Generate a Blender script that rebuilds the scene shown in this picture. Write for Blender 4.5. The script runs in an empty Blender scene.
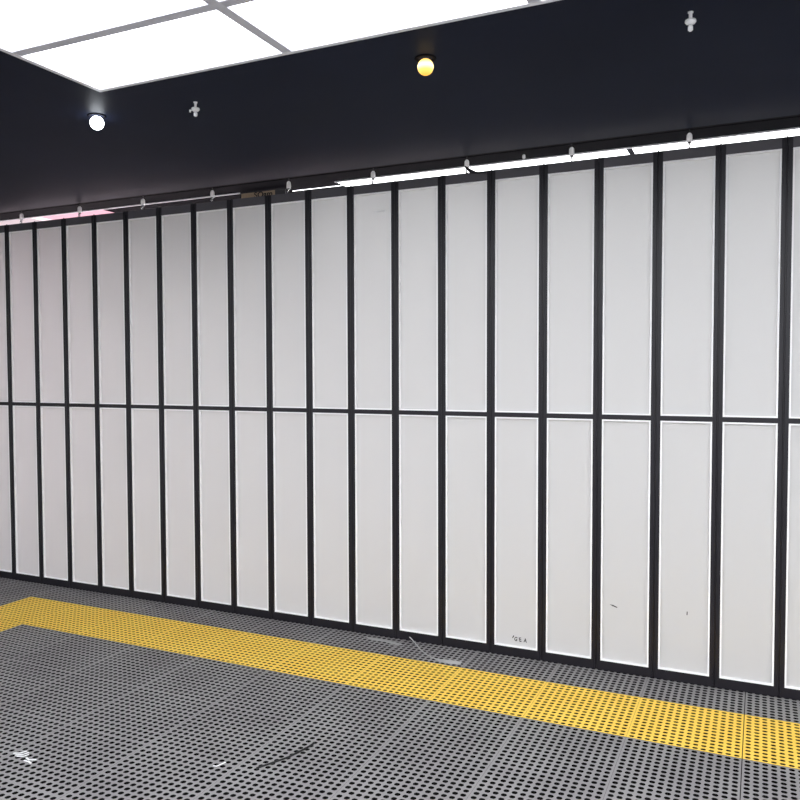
import bpy, bmesh, math, random
import numpy as np
from mathutils import Matrix, Vector

random.seed(4)
S = bpy.context.scene
COL = S.collection
PI = math.pi

# ------------------------------------------------------------------ materials
def new_mat(name):
    m = bpy.data.materials.new(name); m.use_nodes = True
    nt = m.node_tree; nt.nodes.clear()
    out = nt.nodes.new('ShaderNodeOutputMaterial')
    return m, nt, out

def mat(name, col, rough=.5, spec=.5, metal=0.0, noise=0.0, scale=8.0, bump=0.0, bscale=60.0, alt=None, coat=0.0):
    m, nt, out = new_mat(name)
    b = nt.nodes.new('ShaderNodeBsdfPrincipled')
    b.inputs['Roughness'].default_value = rough
    b.inputs['Specular IOR Level'].default_value = spec
    b.inputs['Metallic'].default_value = metal
    b.inputs['Coat Weight'].default_value = coat
    nt.links.new(b.outputs[0], out.inputs[0])
    tc = nt.nodes.new('ShaderNodeTexCoord')
    if noise > 0:
        n = nt.nodes.new('ShaderNodeTexNoise'); n.inputs['Scale'].default_value = scale
        n.inputs['Detail'].default_value = 5.0
        nt.links.new(tc.outputs['Object'], n.inputs['Vector'])
        r = nt.nodes.new('ShaderNodeValToRGB')
        r.color_ramp.elements[0].position = .3; r.color_ramp.elements[1].position = .7
        a = alt if alt else tuple(c * (1 - noise) for c in col)
        r.color_ramp.elements[0].color = (*a, 1); r.color_ramp.elements[1].color = (*col, 1)
        nt.links.new(n.outputs['Fac'], r.inputs['Fac']); nt.links.new(r.outputs['Color'], b.inputs['Base Color'])
    else:
        b.inputs['Base Color'].default_value = (*col, 1)
    if bump > 0:
        n = nt.nodes.new('ShaderNodeTexNoise'); n.inputs['Scale'].default_value = bscale
        nt.links.new(tc.outputs['Object'], n.inputs['Vector'])
        bp = nt.nodes.new('ShaderNodeBump'); bp.inputs['Strength'].default_value = bump; bp.inputs['Distance'].default_value = .01
        nt.links.new(n.outputs['Fac'], bp.inputs['Height']); nt.links.new(bp.outputs[0], b.inputs['Normal'])
    return m

def emit(name, col, strength):
    m, nt, out = new_mat(name)
    e = nt.nodes.new('ShaderNodeEmission')
    e.inputs['Color'].default_value = (*col, 1); e.inputs['Strength'].default_value = strength
    nt.links.new(e.outputs[0], out.inputs[0])
    return m

def pane_mat(name, col):
    m, nt, out = new_mat(name)
    b = nt.nodes.new('ShaderNodeBsdfPrincipled')
    b.inputs['Base Color'].default_value = (*col, 1); b.inputs['Roughness'].default_value = .45
    b.inputs['Specular IOR Level'].default_value = .25
    t = nt.nodes.new('ShaderNodeBsdfTranslucent'); t.inputs['Color'].default_value = (.9, .9, .9, 1)
    mx = nt.nodes.new('ShaderNodeMixShader'); mx.inputs[0].default_value = TRANSLUCENT
    nt.links.new(b.outputs[0], mx.inputs[1]); nt.links.new(t.outputs[0], mx.inputs[2])
    nt.links.new(mx.outputs[0], out.inputs[0])
    return m

TRANSLUCENT = .36
LIGHT = 4.3
M = {}
M['black_ceiling'] = mat('black ceiling paint', (.0105, .0140, .0300), rough=.5, spec=.03, noise=.25, scale=1.3)
M['track'] = mat('black anodised track', (.008, .008, .011), rough=.7, spec=.02)
M['silver'] = mat('silver trim', (.8, .8, .83), rough=.35, metal=.3)
M['tbar'] = mat('grey grid bar', (.62, .62, .68), rough=.45)
M['lightpanel'] = emit('luminous ceiling', (.93, .95, 1.0), LIGHT)
M['shoplight'] = emit('shop ceiling light', (.97, .98, 1.0), 5.0)
M['softrose'] = emit('soft rose shop light', (1.0, .80, .88), 9.5)
M['leftlight'] = emit('bright shop light', (.99, .98, .97), 7.5)
M['pinklight'] = emit('pink shop light', (1.0, .55, .66), 1.0)
M['roselight'] = emit('rose shop light', (.74, .60, .64), 1.0)
M['palelight'] = emit('pale pink shop light', (1.0, .86, .90), 1.3)
M['frame'] = mat('dark bronze frame', (.012, .0105, .015), rough=.42, spec=.4, noise=.2, scale=3.0)
M['rail'] = mat('grey rail with ceiling sheen', (.095, .089, .100), rough=.4, noise=.15, scale=3.0)  # lighter grey stands in for ceiling light reflected on the top rail
M['frame_edge'] = mat('dark hinge knuckle', (.006, .005, .008), rough=.35, spec=.5)
M['edge_halo'] = mat('white edge halo', (.97, .97, .97), rough=.5)  # white that imitates the bright halo along the pane edges
M['pane'] = pane_mat('milky polycarbonate', (.63, .625, .615))
M['plastic'] = mat('white plastic', (.95, .95, .95), rough=.35)
def nylon(name):
    m, nt, out = new_mat(name)
    b = nt.nodes.new('ShaderNodeBsdfPrincipled'); b.inputs['Base Color'].default_value = (.97, .97, .97, 1); b.inputs['Roughness'].default_value = .3
    t = nt.nodes.new('ShaderNodeBsdfTranslucent'); t.inputs['Color'].default_value = (.97, .97, .97, 1)
    mx = nt.nodes.new('ShaderNodeMixShader'); mx.inputs[0].default_value = .75
    nt.links.new(b.outputs[0], mx.inputs[1]); nt.links.new(t.outputs[0], mx.inputs[2]); nt.links.new(mx.outputs[0], out.inputs[0])
    return m
M['nylon'] = nylon('white nylon')
M['chrome'] = mat('bright chrome', (.95, .95, .97), rough=.18, metal=.9)
M['darkmetal'] = mat('dark metal', (.03, .03, .033), rough=.4, metal=.3)
M['grey_mat'] = mat('grey perforated mat', (.285, .277, .274), rough=.62, spec=.25, noise=.2, scale=3.0, alt=(.225, .212, .217))
M['yellow_mat'] = mat('yellow perforated mat', (.92, .63, .105), rough=.6, spec=.2, noise=.1, scale=4.0, alt=(.89, .58, .09))
M['under'] = mat('dark cavity under mat', (.004, .004, .004), rough=.95, spec=.05)
M['plain_wall'] = mat('grey wall paint', (.75, .75, .75), rough=.7, noise=.08, scale=2.0)
M['shop_wall'] = mat('white shop wall', (.8, .78, .78), rough=.7)
M['sign'] = mat('brown sign board', (.36, .27, .18), rough=.55)
M['sign_dark'] = mat('charcoal sign end', (.045, .045, .05), rough=.5)
M['ink'] = mat('black lettering', (.008, .008, .009), rough=.6)
M['paper'] = mat('white paper', (.85, .85, .85), rough=.7)
M['film'] = mat('grey clear film', (.42, .42, .41), rough=.25, spec=.6)
M['thread'] = mat('black thread', (.006, .006, .006), rough=.8)
M['cool_lens'] = emit('cool downlight lens', (.90, .95, 1.0), 14)
def glow(name, stops, strength):
    m, nt, out = new_mat(name)
    tc = nt.nodes.new('ShaderNodeTexCoord'); sp = nt.nodes.new('ShaderNodeSeparateXYZ'); rp = nt.nodes.new('ShaderNodeValToRGB')
    nt.links.new(tc.outputs['Generated'], sp.inputs[0]); nt.links.new(sp.outputs['Z'], rp.inputs['Fac'])
    while len(rp.color_ramp.elements) < len(stops): rp.color_ramp.elements.new(.5)
    for e, (p, c) in zip(rp.color_ramp.elements, stops): e.position = p; e.color = (*c, 1)
    e = nt.nodes.new('ShaderNodeEmission'); e.inputs['Strength'].default_value = strength
    nt.links.new(rp.outputs['Color'], e.inputs['Color']); nt.links.new(e.outputs[0], out.inputs[0])
    return m
M['warm_lens'] = glow('warm filament glow', [(0, (.52, .25, .04)), (.28, (.62, .40, .10)), (.55, (.9, .8, .45)), (.85, (.7, .4, .10))], 2.4)

# ------------------------------------------------------------------ mesh helpers
def bx(bm, x0, x1, y0, y1, z0, z1):
    vs = [bm.verts.new(p) for p in ((x0,y0,z0),(x1,y0,z0),(x1,y1,z0),(x0,y1,z0),(x0,y0,z1),(x1,y0,z1),(x1,y1,z1),(x0,y1,z1))]
    for f in ((3,2,1,0),(4,5,6,7),(0,1,5,4),(1,2,6,5),(2,3,7,6),(3,0,4,7)):
        bm.faces.new([vs[i] for i in f])

def lathe(bm, prof, seg=20, c=(0,0,0)):
    """profile (radius, z) list revolved about z, closed at both ends"""
    rings = []
    for r, z in prof:
        rings.append([bm.verts.new((c[0]+r*math.cos(2*PI*k/seg), c[1]+r*math.sin(2*PI*k/seg), c[2]+z)) for k in range(seg)])
    for a, b in zip(rings, rings[1:]):
        for k in range(seg):
            bm.faces.new((a[k], a[(k+1)%seg], b[(k+1)%seg], b[k]))
    bm.faces.new(list(reversed(rings[0]))); bm.faces.new(rings[-1])

def tube(bm, pts, r, seg=8):
    pts = [Vector(p) for p in pts]; rings = []
    for i, p in enumerate(pts):
        d = (pts[min(i+1, len(pts)-1)] - pts[max(i-1, 0)]).normalized()
        a = d.orthogonal().normalized() if abs(d.z) > .95 else Vector((0,0,1)).cross(d).normalized()
        b = d.cross(a)
        rings.append([bm.verts.new(p + r*(math.cos(2*PI*k/seg)*a + math.sin(2*PI*k/seg)*b)) for k in range(seg)])
    for a, b in zip(rings, rings[1:]):
        for k in range(seg):
            bm.faces.new((a[k], a[(k+1)%seg], b[(k+1)%seg], b[k]))
    bm.faces.new(list(reversed(rings[0]))); bm.faces.new(rings[-1])

def prism(bm, poly, y0, y1):
    """polygon in x,z extruded along y"""
    a = [bm.verts.new((x, y0, z)) for x, z in poly]; b = [bm.verts.new((x, y1, z)) for x, z in poly]
    n = len(poly)
    bm.faces.new(a); bm.faces.new(list(reversed(b)))
    for i in range(n):
        bm.faces.new((a[i], b[i], b[(i+1)%n], a[(i+1)%n]))

def obj(name, bm, material, parent=None, loc=(0,0,0), bevel=0.0, smooth=False):
    bmesh.ops.recalc_face_normals(bm, faces=bm.faces)
    me = bpy.data.meshes.new(name)
    bm.to_mesh(me); bm.free()
    me.materials.append(material)
    if smooth:
        for p in me.polygons: p.use_smooth = True
    o = bpy.data.objects.new(name, me); COL.objects.link(o)
    o.location = loc
    if parent: o.parent = parent
    if bevel > 0:
        m = o.modifiers.new('bevel', 'BEVEL'); m.width = bevel; m.segments = 2; m.limit_method = 'ANGLE'
    return o

def tag(o, label, cat, group=None, kind=None):
    o['label'] = label; o['category'] = cat
    if group: o['group'] = group
    o['kind'] = kind or 'thing'
    return o

def empty(name, loc):
    o = bpy.data.objects.new(name, None); COL.objects.link(o)
    o.location = loc; o.empty_display_size = .1
    return o

def struct(name, bm, material):
    o = obj(name, bm, material); o['kind'] = 'structure'
    return o

def text_mesh(name, body, size, material, parent, loc, rot, depth=.001, xscale=1.0):
    cu = bpy.data.curves.new(name, 'FONT'); cu.body = body; cu.size = size; cu.extrude = depth; cu.offset = size * .02
    t = bpy.data.objects.new(name + '_curve', cu); COL.objects.link(t)
    bpy.context.view_layer.update()
    me = bpy.data.meshes.new_from_object(t.evaluated_get(bpy.context.evaluated_depsgraph_get()))
    bpy.data.objects.remove(t)
    me.materials.clear(); me.materials.append(material)
    o = bpy.data.objects.new(name, me); COL.objects.link(o)
    o.location = loc; o.rotation_euler = rot; o.scale = (xscale, 1, 1); o.parent = parent
    return o

# ------------------------------------------------------------------ measures (metres; partition face at y = 0)
ZC = 2.7015                      # ceiling
X0, PX = -5.0175, .284           # first fold line in frame, leaf width
ZTOP, ZPT, ZMID, ZPB = 2.6126, 2.5607, 1.3079, .0534
CY = -1.604                      # edge of the luminous ceiling
CX = -2.482
PW, PD0 = .911, .412             # light panel width, depth of the border row
TX, SX = .449, -.0497            # mat tile length and a seam
YU, YL = -.2685, -.7109          # yellow strip
TY = YU - YL
XR, XL, YF, YB = 3.4, -6.19, -7.0, 4.2

# ------------------------------------------------------------------ room shell
bm = bmesh.new()
bx(bm, XL, XR, CY, -.03, ZC, ZC+.06)
bx(bm, XL, CX, YF, CY, ZC, ZC+.06)
bx(bm, CX, XR, YF, CY, ZC+.03, ZC+.06)           # backing over the light boxes
struct('ceiling', bm, M['black_ceiling'])
bm = bmesh.new(); bx(bm, XL, XR, .2, YB, ZC+.014, ZC+.06)   # shop ceiling behind the partition
struct('ceiling', bm, M['track'])

bm = bmesh.new()                                  # hanging track: channel with a slot on y = 0
bx(bm, XL, XR, -.03, -.006, ZC, ZC+.05)
bx(bm, XL, XR, .006, .178, ZC, ZC+.05)
bx(bm, XL, XR, -.008, .008, ZC+.03, ZC+.05)
struct('trim_1', bm, M['track'])
bm = bmesh.new(); bx(bm, XL, -3.10, .180, .194, ZC-.005, ZC+.05); bx(bm, -2.39, XR, .180, .194, ZC-.005, ZC+.05)
struct('trim_2', bm, M['silver'])

bm = bmesh.new(); bx(bm, XL-.1, XL, YF, YB, -.03, ZC+.06); struct('wall_left', bm, M['plain_wall'])
bm = bmesh.new(); bx(bm, XR, XR+.1, YF, YB, -.03, ZC+.06); struct('wall_right', bm, M['plain_wall'])
bm = bmesh.new(); bx(bm, XL-.1, XR+.1, YF-.1, YF, -.03, ZC+.06); struct('wall_front', bm, M['plain_wall'])
bm = bmesh.new(); bx(bm, XL-.1, XR+.1, YB, YB+.1, -.03, ZC+.06); struct('wall_back', bm, M['shop_wall'])

# ------------------------------------------------------------------ perforated floor
N = 14
def tile_cells(tiles, mats, name, tx, ty):
    """tiles: list of (x0, y0) lower-left corners; every tile has N x N rounded slots cut through it"""
    mg = .0045
    V = []; F4 = []; base = 0
    my = .0045 if 'yellow' in name else .0018
    px = (tx - 2*mg) / N; py = (ty - 2*my) / N
    hx, hy = px*.35, py*(.305 if 'yellow' in name else .335)
    c = .38
    lip = .0022 if 'yellow' in name else .0009
    # one cell: 4 corners + 8 slot corners on top, 8 below
    def cell(ox, oy, wl, wr, wb, wt):
        cx0, cx1, cy0, cy1 = ox-px/2-wl, ox+px/2+wr, oy-py/2-wb, oy+py/2+wt
        hole = [(ox-hx*c*1.4, oy-hy),(ox+hx*c*1.4, oy-hy),(ox+hx, oy-hy*c),(ox+hx, oy+hy*c),(ox+hx*c*1.4, oy+hy),(ox-hx*c*1.4, oy+hy),(ox-hx, oy+hy*c),(ox-hx, oy-hy*c)]
        v = [(cx0,cy0,0),(cx1,cy0,0),(cx1,cy1,0),(cx0,cy1,0)] + [(a,b,0) for a,b in hole] + [(a,b,-lip) for a,b in hole]
        return v
    faces = [(0,1,5,4),(1,2,7,6),(2,3,9,8),(3,0,11,10)]
    tris = [(1,6,5),(2,8,7),(3,10,9),(0,4,11)]
    walls = [(4+i, 4+(i+1)%8, 12+(i+1)%8, 12+i) for i in range(8)]
    verts = []; polys = []
    for (tx0, ty0) in tiles:
        # open joint at the seam x = SX, hairline joints elsewhere; a slightly open joint where grey meets yellow
        gl = .0017 if abs(tx0 - SX) < .01 else .0004; gq = .0017 if abs(tx0 + tx - SX) < .01 else .0004
        gb = .0012 if abs(ty0 - YL) < .01 or abs(ty0 - YU) < .01 else 0; gt = .0012 if abs(ty0 + ty - YL) < .01 or abs(ty0 + ty - YU) < .01 else 0
        for i in range(N):
            for j in range(N):
                wl = mg-gl if i == 0 else 0; wr = mg-gq if i == N-1 else 0
                wb = my-gb if j == 0 else 0; wt = my-gt if j == N-1 else 0
                v = cell(tx0+mg+px*(i+.5), ty0+my+py*(j+.5), wl, wr, wb, wt)
                b = len(verts); verts += v
                polys += [tuple(b+k for k in f) for f in faces + tris + walls]
        # skirt of the tile
    me = bpy.data.meshes.new(name)
    me.from_pydata(verts, [], polys)
    return me

cols = range(-4, 14)             # tile columns to the left of the seam SX
tiles_grey, tiles_yellow = [], []
for k in range(-3, 14):
    x0 = SX - (k+1)*TX
    for r in range(-2, 7):       # r = 0 is the yellow row
        y0 = YU - (r+1)*TY
        if r < -1: continue
        if (r == 0 and k <= 9) or (k == 9 and r > 0):
            tiles_yellow.append((x0, y0))
        else:
            tiles_grey.append((x0, y0))
me = tile_cells(tiles_grey, None, 'floor', TX, TY)
me.materials.append(M['grey_mat'])
fl = bpy.data.objects.new('floor', me); COL.objects.link(fl); fl['kind'] = 'structure'
fx0, fx1 = SX-14*TX, SX+3*TX
fy0, fy1 = YU-7*TY, YU+TY
bm = bmesh.new()                 # plain ground: the cavity under the mats and the floor outside them
bx(bm, XL-.1, XR+.1, YF-.1, YB+.1, -.03, -.022)
g = obj('sub_floor', bm, M['under'], fl)
bm = bmesh.new()
bx(bm, XL-.1, XR+.1, fy1, YB+.1, -.02, 0)
bx(bm, XL-.1, XR+.1, YF-.1, fy0, -.02, 0)
bx(bm, fx1, XR+.1, fy0, fy1, -.02, 0)
obj('plain_floor', bm, mat('plain grey floor', (.16, .16, .16), rough=.6), fl)

me = tile_cells(tiles_yellow, None, 'yellow_strip_mat', TX, TY)
me.materials.append(M['yellow_mat'])
ys = bpy.data.objects.new('yellow_strip_mat', me); COL.objects.link(ys)
tag(ys, 'yellow perforated mat strip running along the grey floor and turning a corner at left', 'floor mat')

# ------------------------------------------------------------------ folding partition
part = empty('folding_partition', (X0 + 9*PX, 0, 0))
tag(part, 'folding partition of tall milky white panes in a black frame hung from the ceiling track', 'partition')
PXO = X0 + 9*PX
SW = .0232                        # half width of a stile
leafs = range(-4, 24)
def leaf_frame():
    # one welded frame: two jambs and three rails round two openings
    w, wi = PX/2 - .0045, PX/2 - SW
    xs = [-w, -wi, wi, w]; zs = [.005, ZPB, ZMID-.0125, ZMID+.0125, ZPT, ZTOP]
    bm = bmesh.new()
    F = [[bm.verts.new((x, -.012, z)) for z in zs] for x in xs]; B = [[bm.verts.new((x, .018, z)) for z in zs] for x in xs]
    solid = lambda i, j: 0 <= i < 3 and 0 <= j < 5 and not (i == 1 and j in (1, 3))
    for i in range(3):
        for j in range(5):
            if not solid(i, j): continue
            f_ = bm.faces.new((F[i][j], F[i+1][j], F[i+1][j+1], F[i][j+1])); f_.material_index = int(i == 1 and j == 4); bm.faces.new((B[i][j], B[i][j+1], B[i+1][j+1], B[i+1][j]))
            for (di, dj, p, q) in ((-1, 0, (i, j), (i, j+1)), (1, 0, (i+1, j), (i+1, j+1)), (0, -1, (i, j), (i+1, j)), (0, 1, (i, j+1), (i+1, j+1))):
                if not solid(i+di, j+dj):
                    bm.faces.new((F[p[0]][p[1]], F[q[0]][q[1]], B[q[0]][q[1]], B[p[0]][p[1]]))
    return bm
def pane_bm(z0, z1):
    bm = bmesh.new(); w = PX/2 - SW - .006
    bx(bm, -w, w, .001, .005, z0+.007, z1-.007)
    return bm
def halo_strip_bm(z0, z1):  # bright edge halo built as white strips round each pane
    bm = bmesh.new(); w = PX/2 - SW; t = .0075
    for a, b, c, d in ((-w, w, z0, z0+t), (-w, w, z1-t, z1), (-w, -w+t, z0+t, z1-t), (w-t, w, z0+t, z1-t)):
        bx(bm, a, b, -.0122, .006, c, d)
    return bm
def hinge_bm():
    bm = bmesh.new()
    bx(bm, -.0045, .0045, -.006, .016, .005, ZTOP-.003)
    return bm
def knuckle_bm():
    bm = bmesh.new()
    tube(bm, [(0, -.0100, .012), (0, -.0100, ZTOP+.004)], .0042, 8)
    return bm
lf0 = None
def copy_tree(src, parent, x):
    c = src.copy(); COL.objects.link(c); c.parent = parent; c.location.x = x
    for ch in src.children:
        d = ch.copy(); COL.objects.link(d); d.parent = c
        for g_ in ch.children:
            e = g_.copy(); COL.objects.link(e); e.parent = d
    return c
leaf_obj = {}
for i in leafs:
    xc = (i + .5 - 9) * PX
    if lf0 is None:
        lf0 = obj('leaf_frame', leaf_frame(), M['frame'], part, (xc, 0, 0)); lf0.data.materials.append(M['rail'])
        for z0, z1 in ((ZMID+.0125, ZPT), (ZPB, ZMID-.0125)):
            obj('pane', pane_bm(z0, z1), M['pane'], lf0)
            obj('halo_strip', halo_strip_bm(z0, z1), M['edge_halo'], lf0)
        leaf_obj[i] = lf0
    else:
        leaf_obj[i] = copy_tree(lf0, part, xc)
st0 = None
for i in range(-4, 25):
    xc = (i - 9) * PX
    if st0 is None:
        st0 = obj('hinge', hinge_bm(), M['frame'], part, (xc, 0, 0))
        obj('hinge_knuckle', knuckle_bm(), M['frame_edge'], st0)
    else:
        copy_tree(st0, part, xc)

def hanger_bm():
    bm = bmesh.new()             # white carriage body, rounded at the top
    lathe(bm, [(.006, 2.6425), (.0125, 2.645), (.0135, 2.66), (.0125, 2.676), (.008, 2.684), (.004, 2.687)], 16)
    return bm
hg0 = None
for k in range(-4, 24, 2):
    xc = (k + .5 - 9) * PX
    if hg0 is None:
        hg0 = obj('hanger', hanger_bm(), M['nylon'], part, (xc, 0, 0), smooth=True)
        bm = bmesh.new(); tube(bm, [(0, 0, 2.606), (0, 0, 2.645)], .003, 8); lathe(bm, [(.009, 2.636), (.009, 2.6425)], 6)
        obj('rod', bm, M['darkmetal'], hg0)
        bm = bmesh.new(); tube(bm, [(0, 0, 2.686), (0, 0, 2.728)], .003, 8); lathe(bm, [(.006, 2.722), (.006, 2.730)], 12)
        obj('axle', bm, M['darkmetal'], hg0)
        bm = bmesh.new()         # little hook beside the rod
        tube(bm, [(.002, -.004, 2.640), (.010, -.006, 2.634), (.014, -.006, 2.640), (.016, -.006, 2.650)], .0022, 6)
        tube(bm, [(.002, -.005, 2.634), (.001, -.014, 2.622), (.003, -.016, 2.612)], .0035, 6)
        obj('hook', bm, M['chrome'], hg0)
    else:
        copy_tree(hg0, part, xc)
bm = bmesh.new()                 # slim dark arm between a hanger and the top rail
prism(bm, [(-1.470-PXO, 2.650), (-1.440-PXO, 2.6305), (-1.405-PXO, 2.612), (-1.350-PXO, 2.604), (-1.350-PXO, 2.598), (-1.44-PXO, 2.604), (-1.475-PXO, 2.643)], -.020, -.012)
obj('arm', bm, M['frame'], part)
bm = bmesh.new()                 # small knob hanging beside a fold
lathe(bm, [(.004, 2.655), (.009, 2.660), (.009, 2.672), (.004, 2.678)], 12, (-1.150-PXO, 0, 0)); tube(bm, [(-1.15-PXO, 0, 2.606), (-1.15-PXO, 0, 2.657)], .002, 6)
obj('knob', bm, M['nylon'], part)

def pane_of(i, upper):
    ps = [c for c in leaf_obj[i].children if c.name.startswith('pane')]
    ps.sort(key=lambda c: c.data.vertices[0].co.z)
    return ps[1 if upper else 0]
def on_leaf(i, x):               # x in the world -> x on the leaf
    return x - (X0 + (i+.5)*PX)
# marks stuck or scuffed on the panes (marks are children of their leaf)
bm = bmesh.new(); bx(bm, on_leaf(10, -2.022), on_leaf(10, -1.964), -.0006, .0012, 2.448, 2.462)
obj('sticker', bm, M['paper'], leaf_obj[10])
for txt, x, z, sz, rz in (("'", -1.220, .080, .055, .5), ('G', -1.196, .088, .030, .15), ('E', -1.166, .084, .032, -.2), ('A', -1.142, .086, .030, .05)):
    text_mesh('scuffed_lettering', txt, sz, M['ink'], leaf_obj[13], (on_leaf(13, x), -.0004, z), (PI/2, rz, 0), .0004, .8)
bm = bmesh.new(); prism(bm, [(on_leaf(15, -.690), .346), (on_leaf(15, -.674), .345), (on_leaf(15, -.652), .336), (on_leaf(15, -.655), .333), (on_leaf(15, -.676), .3395)], -.0006, .0012)
obj('scratch', bm, M['ink'], leaf_obj[15])
bm = bmesh.new(); prism(bm, [(on_leaf(16, -.319), .356), (on_leaf(16, -.315), .356), (on_leaf(16, -.316), .338), (on_leaf(16, -.320), .340)], -.0006, .0012)
obj('scratch', bm, M['ink'], leaf_obj[16])

# ------------------------------------------------------------------ luminous ceiling
ordn = ['first', 'second', 'third', 'fourth', 'fifth', 'sixth', 'seventh']
rows = [(CY, CY-PD0)]
y = CY-PD0
while y - PW > YF + .3:
    rows.append((y, y-PW)); y -= PW
colsx = [CX + PW*i for i in range(7) if CX + PW*i < XR - .3]
bm = bmesh.new(); hw = .020
for i, x in enumerate(colsx + [colsx[-1]+PW]):
    if 0 < i <= len(colsx)-1: bx(bm, x-hw, x+hw, rows[-1][1], CY-.012, ZC-.006, ZC+.02)
yy = [r[1] for r in rows[:-1]]
xend = min(colsx[-1]+PW, XR-.01)
for y_ in yy:
    bx(bm, CX+.012, xend, y_-hw, y_+hw, ZC-.0055, ZC+.02)
struct('trim_4', bm, M['tbar'])
bm = bmesh.new()                 # thin bright edge profile round the light field
bx(bm, CX-.006, xend, CY-.018, CY+.002, ZC-.008, ZC+.02)
bx(bm, CX-.006, CX+.016, YF, CY-.018, ZC-.008, ZC+.02)
struct('trim_5', bm, M['silver'])
for r, (ya, yb) in enumerate(rows):
    for c, x in enumerate(colsx):
        xe = min(x+PW, XR-.01)
        bm = bmesh.new()
        bx(bm, x+.012, xe-.012, yb+.012, ya-.012, ZC+.002, ZC+.012)
        p = obj('ceiling_light_panel', bm, M['lightpanel'])
        if r == 0 and c == 0: lb = 'white luminous ceiling panel with its tip at the dark ceiling corner, nearest the cool downlight'
        elif r == 1 and c == 0: lb = 'white luminous ceiling panel filling the top left corner of the picture'
        elif r == 0 and c == 1: lb = 'white luminous ceiling panel right of the grid bar crossing, above the warm downlight'
        elif r == 0 and c == 2: lb = 'white luminous ceiling panel at the top edge, right end of the visible row'
        elif r == 1 and c == 1: lb = 'white luminous ceiling panel showing as a sliver above the grid bar crossing'
        else: lb = 'white luminous ceiling panel, %s from the left in the %s row from the dark ceiling' % (ordn[c], ordn[r])
        tag(p, lb, 'light panel', 'luminous ceiling panels')

# unseen luminous bay added in the ceiling to brighten the left side
bm = bmesh.new()
for k in range(4):
    bx(bm, -6.15+PW*k-hw, -6.15+PW*k+hw, -5.84-hw, -5.84+PW*3+hw, ZC-.016, ZC-.001)
for k in range(4):
    for q in range(3):
        bx(bm, -6.15+PW*q+hw, -6.15+PW*(q+1)-hw, -5.84+PW*k-hw, -5.84+PW*k+hw, ZC-.016, ZC-.001)
struct('trim_3', bm, M['tbar'])
for k in range(3):
    for q in range(3):
        bm = bmesh.new(); bx(bm, -6.15+PW*k+hw, -6.15+PW*(k+1)-hw, -5.84+PW*q+hw, -5.84+PW*(q+1)-hw, ZC-.012, ZC-.001)
        tag(obj('ceiling_light_panel', bm, M['lightpanel']), 'added unseen fill panel in the left bay, %s from left wall, %s from front wall' % (ordn[k], ordn[q]), 'light panel', 'added fill panels of the left bay')

# ------------------------------------------------------------------ shop lights seen through the gap, and unseen ones added behind
def shop_light(x0, x1, y0, y1, material, label, z0=ZC-.001):
    bm = bmesh.new(); bx(bm, x0, x1, y0, y1, z0, ZC+.0135)
    tag(obj('shop_ceiling_light', bm, material), label, 'light panel', 'shop ceiling lights beyond the partition')
shop_light(-2.385, -.668, .204, 1.3, M['shoplight'], 'long white shop light above the middle panes, ending in a slanted left tip')
shop_light(-.630, 1.10, .204, 1.3, M['shoplight'], 'long white shop light above the rightmost panes, running out of the picture')
shop_light(-2.79, -2.40, .335, .339, M['shoplight'], 'thin white line light in the gap just left of the long middle shop light', ZC+.0115)
shop_light(-5.60, -5.055, .204, .9, M['roselight'], 'dull rose shop light in the gap above the leftmost panes')
shop_light(-5.030, -4.935, .204, .9, M['palelight'], 'narrow pale pink shop light in the gap beside the dull rose one')
shop_light(-4.930, -4.745, .204, .9, M['pinklight'], 'pink shop light in the gap, left one of the two deeper ones')
shop_light(-4.700, -4.36, .204, .9, M['pinklight'], 'pink shop light in the gap, right one of the two deeper ones')
for x0, x1, y0, y1, m_, where in ((-6.1, -4.4, 1.0, 3.2, 'softrose', 'leftmost'), (-4.25, -2.5, 1.0, 3.2, 'leftlight', 'left'), (-2.385, -.668, 1.6, 3.0, 'shoplight', 'middle'), (-.63, 1.1, 1.6, 3.0, 'shoplight', 'right')):  # unseen deeper lights, added to brighten the panes from behind
    shop_light(x0, x1, y0, y1, M[m_], 'added unseen backlight deeper inside the shop behind the %s panes' % where)

# sign behind the gap
sg = empty('hanging_sign', (-2.95, .2, 2.655))
tag(sg, 'small brown hanging sign with black letters in the gap above the partition', 'sign')
bm = bmesh.new(); bx(bm, -.145, .115, .0, .012, .0, .042); obj('board', bm, M['sign'], sg)
bm = bmesh.new(); bx(bm, .115, .19, .0, .012, .006, .042); obj('end_panel', bm, M['sign_dark'], sg)
text_mesh('lettering', 'SOam', .050, M['ink'], sg, (-.045, -.0012, .007), (PI/2, 0, 0), .001, 1.15)

# ------------------------------------------------------------------ downlights and sprinklers on the dark ceiling
def downlight(x, y, lens, bulb, label):
    t = empty('downlight', (x, y, ZC))
    tag(t, label, 'ceiling light', 'downlights in the dark ceiling')
    bm = bmesh.new(); seg = 28
    prof = [(.040, 0), (.041, -.002), (.036, -.004), (.030, -.003), (.026, 0)]
    rings = [[bm.verts.new((r*math.cos(2*PI*k/seg), r*math.sin(2*PI*k/seg), z)) for k in range(seg)] for r, z in prof]
    for a, b in zip(rings, rings[1:]):
        for k in range(seg): bm.faces.new((a[k], a[(k+1)%seg], b[(k+1)%seg], b[k]))
    obj('trim_ring', bm, M['track'], t, smooth=True)
    bm = bmesh.new()
    lathe(bm, [(.030*math.cos(t_), -.032+.030*math.sin(t_)) for t_ in [PI/2-.35-k*(PI-.45)/14 for k in range(15)]], 28)
    obj('globe_bulb', bm, lens, t, smooth=True)
    bm = bmesh.new(); lathe(bm, [(.014, 0), (.014, -.006)], 18); obj('socket', bm, M['chrome'], t)
downlight(-1.146, -1.342, M['warm_lens'], None, 'small round downlight glowing warm orange on the dark ceiling')
downlight(-2.748, -1.365, M['cool_lens'], None, 'small round downlight glowing cool white on the dark ceiling at left')

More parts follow.
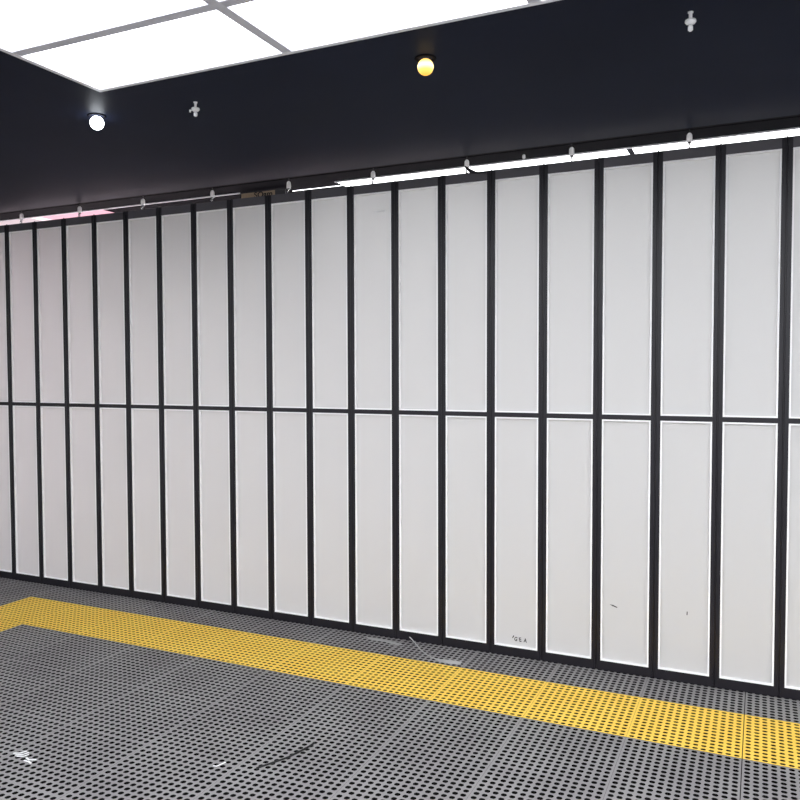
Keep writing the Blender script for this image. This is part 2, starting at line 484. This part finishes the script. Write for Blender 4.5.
def sprinkler(x, y, label, arm):
    t = empty('sprinkler', (x, y, ZC))
    tag(t, label, 'sprinkler', 'ceiling sprinklers')
    bm = bmesh.new(); lathe(bm, [(.009, 0), (.009, -.003), (.0055, -.006), (.0055, -.020)], 14); obj('stem', bm, M['plastic'], t, smooth=True)
    bm = bmesh.new(); lathe(bm, [(.006, -.024), (.017, -.026), (.018, -.032), (.012, -.039), (.006, -.040)], 18); obj('cup', bm, M['plastic'], t, smooth=True)
    bm = bmesh.new()
    tube(bm, [(.006, 0, -.018), (.010, 0, -.030), (.006, 0, -.046)], .0018, 6); tube(bm, [(-.006, 0, -.018), (-.010, 0, -.030), (-.006, 0, -.046)], .0018, 6)
    obj('frame_arms', bm, M['chrome'], t)
    bm = bmesh.new(); lathe(bm, [(.006, -.044), (.008, -.048), (.008, -.058), (.003, -.062)], 14); obj('deflector', bm, M['plastic'], t, smooth=True)
    if arm:
        bm = bmesh.new(); tube(bm, [(-.016, 0, -.032), (-.026, -.004, -.035)], .002, 6); lathe(bm, [(.004, -.041), (.004, -.030)], 8, (-.026, -.004, 0)); obj('side_tab', bm, M['plastic'], t)
sprinkler(-2.226, -1.322, 'tiny white sprinkler on the dark ceiling right of the cool white downlight', True)
sprinkler(-.224, -1.328, 'tiny white sprinkler on the dark ceiling at the upper right of the picture', False)

# ------------------------------------------------------------------ litter on the mats
def ribbon(bm, pts, z, w, th=.0012):
    n = len(pts); L = []; R = []
    for i, (x, y) in enumerate(pts):
        a = Vector(pts[min(i+1, n-1)]) - Vector(pts[max(i-1, 0)]); a.normalize(); nn = Vector((-a.y, a.x))
        ww = w[i] if isinstance(w, (list, tuple)) else w
        zz = z[i] if isinstance(z, (list, tuple)) else z
        L.append((x+nn.x*ww, y+nn.y*ww, zz)); R.append((x-nn.x*ww, y-nn.y*ww, zz))
    vt = [[bm.verts.new(p) for p in (L[i], R[i], (R[i][0], R[i][1], R[i][2]+th), (L[i][0], L[i][1], L[i][2]+th))] for i in range(n)]
    for a, b in zip(vt, vt[1:]):
        for k in range(4): bm.faces.new((a[k], a[(k+1)%4], b[(k+1)%4], b[k]))
    bm.faces.new(vt[0]); bm.faces.new(list(reversed(vt[-1])))
bm = bmesh.new()
ribbon(bm, [(-1.80, -.03), (-1.74, -.075), (-1.69, -.125), (-1.62, -.185), (-1.56, -.215), (-1.53, -.222), (-1.48, -.222), (-1.42, -.215)], [.03, .012, .002, .001, .001, .001, .001, .001], [.003, .004, .004, .004, .007, .022, .028, .020])
tag(obj('plastic_strap', bm, M['film']), 'pale clear plastic strap lying bent on the grey mat below the partition', 'litter')
bm = bmesh.new()
ribbon(bm, [(-2.06, -.06), (-2.00, -.075), (-1.94, -.07), (-1.87, -.085), (-1.82, -.09)], .001, [.004, .016, .012, .018, .006])
tag(obj('plastic_film', bm, M['film']), 'flat scrap of grey clear film on the mat left of the plastic strap', 'litter')
bm = bmesh.new()
tube(bm, [(-1.765, -1.575, .002), (-1.725, -1.50, .002), (-1.70, -1.45, .002), (-1.685, -1.40, .003), (-1.672, -1.34, .002), (-1.667, -1.30, .002)], .0042, 6)
tag(obj('black_thread', bm, M['thread']), 'black thread lying on the grey mat in front of the yellow strip', 'litter')
def scrap(name, pts, w, label):
    bm = bmesh.new()
    for q in pts: ribbon(bm, q, .001, w)
    tag(obj(name, bm, M['paper']), label, 'litter')
scrap('paper_scrap', [[(-2.735, -1.880), (-2.712, -1.868), (-2.70, -1.845)], [(-2.715, -1.888), (-2.690, -1.870), (-2.682, -1.850)], [(-2.700, -1.893), (-2.675, -1.880), (-2.668, -1.862)]], .0035, 'crumpled white paper scrap on the grey mat at lower left')
scrap('paper_shred', [[(-2.655, -1.885), (-2.630, -1.893), (-2.605, -1.88)], [(-2.645, -1.905), (-2.62, -1.903), (-2.60, -1.91)]], .0035, 'tiny white paper shred just right of the crumpled white scrap')
scrap('white_clip', [[(-1.932, -1.628), (-1.918, -1.625), (-1.905, -1.585)]], .003, 'thin white bent clip on the grey mat left of the black thread')

# ------------------------------------------------------------------ world, camera, view
w = bpy.data.worlds.new('world'); S.world = w; w.use_nodes = True
w.node_tree.nodes['Background'].inputs[0].default_value = (.5, .5, .52, 1)
w.node_tree.nodes['Background'].inputs[1].default_value = .05

f, yaw, pit, rol, D = 786.97, -.4306, -.0384, -.0027, 4.071
cy, sy, cp, sp, cr, sr = math.cos(yaw), math.sin(yaw), math.cos(pit), math.sin(pit), math.cos(rol), math.sin(rol)
fw = Vector((sy*cp, cy*cp, sp)); rt = Vector((cy, -sy, 0)); up = rt.cross(fw)
r_ = cr*rt + sr*up; u_ = -sr*rt + cr*up
cam = bpy.data.cameras.new('camera'); co = bpy.data.objects.new('camera', cam); COL.objects.link(co)
cam.sensor_width = 36; cam.lens = f/800*36; cam.clip_start = .05; cam.clip_end = 100
mw = Matrix(((r_.x, u_.x, -fw.x, 0), (r_.y, u_.y, -fw.y, -D), (r_.z, u_.z, -fw.z, 1.55), (0, 0, 0, 1)))
co.matrix_world = mw
S.camera = co
S.view_settings.view_transform = 'Standard'; S.view_settings.look = 'None'
S.view_settings.exposure = 0.22; S.view_settings.gamma = 1.0; S.view_settings.use_curve_mapping = False
S.cycles.max_bounces = 10
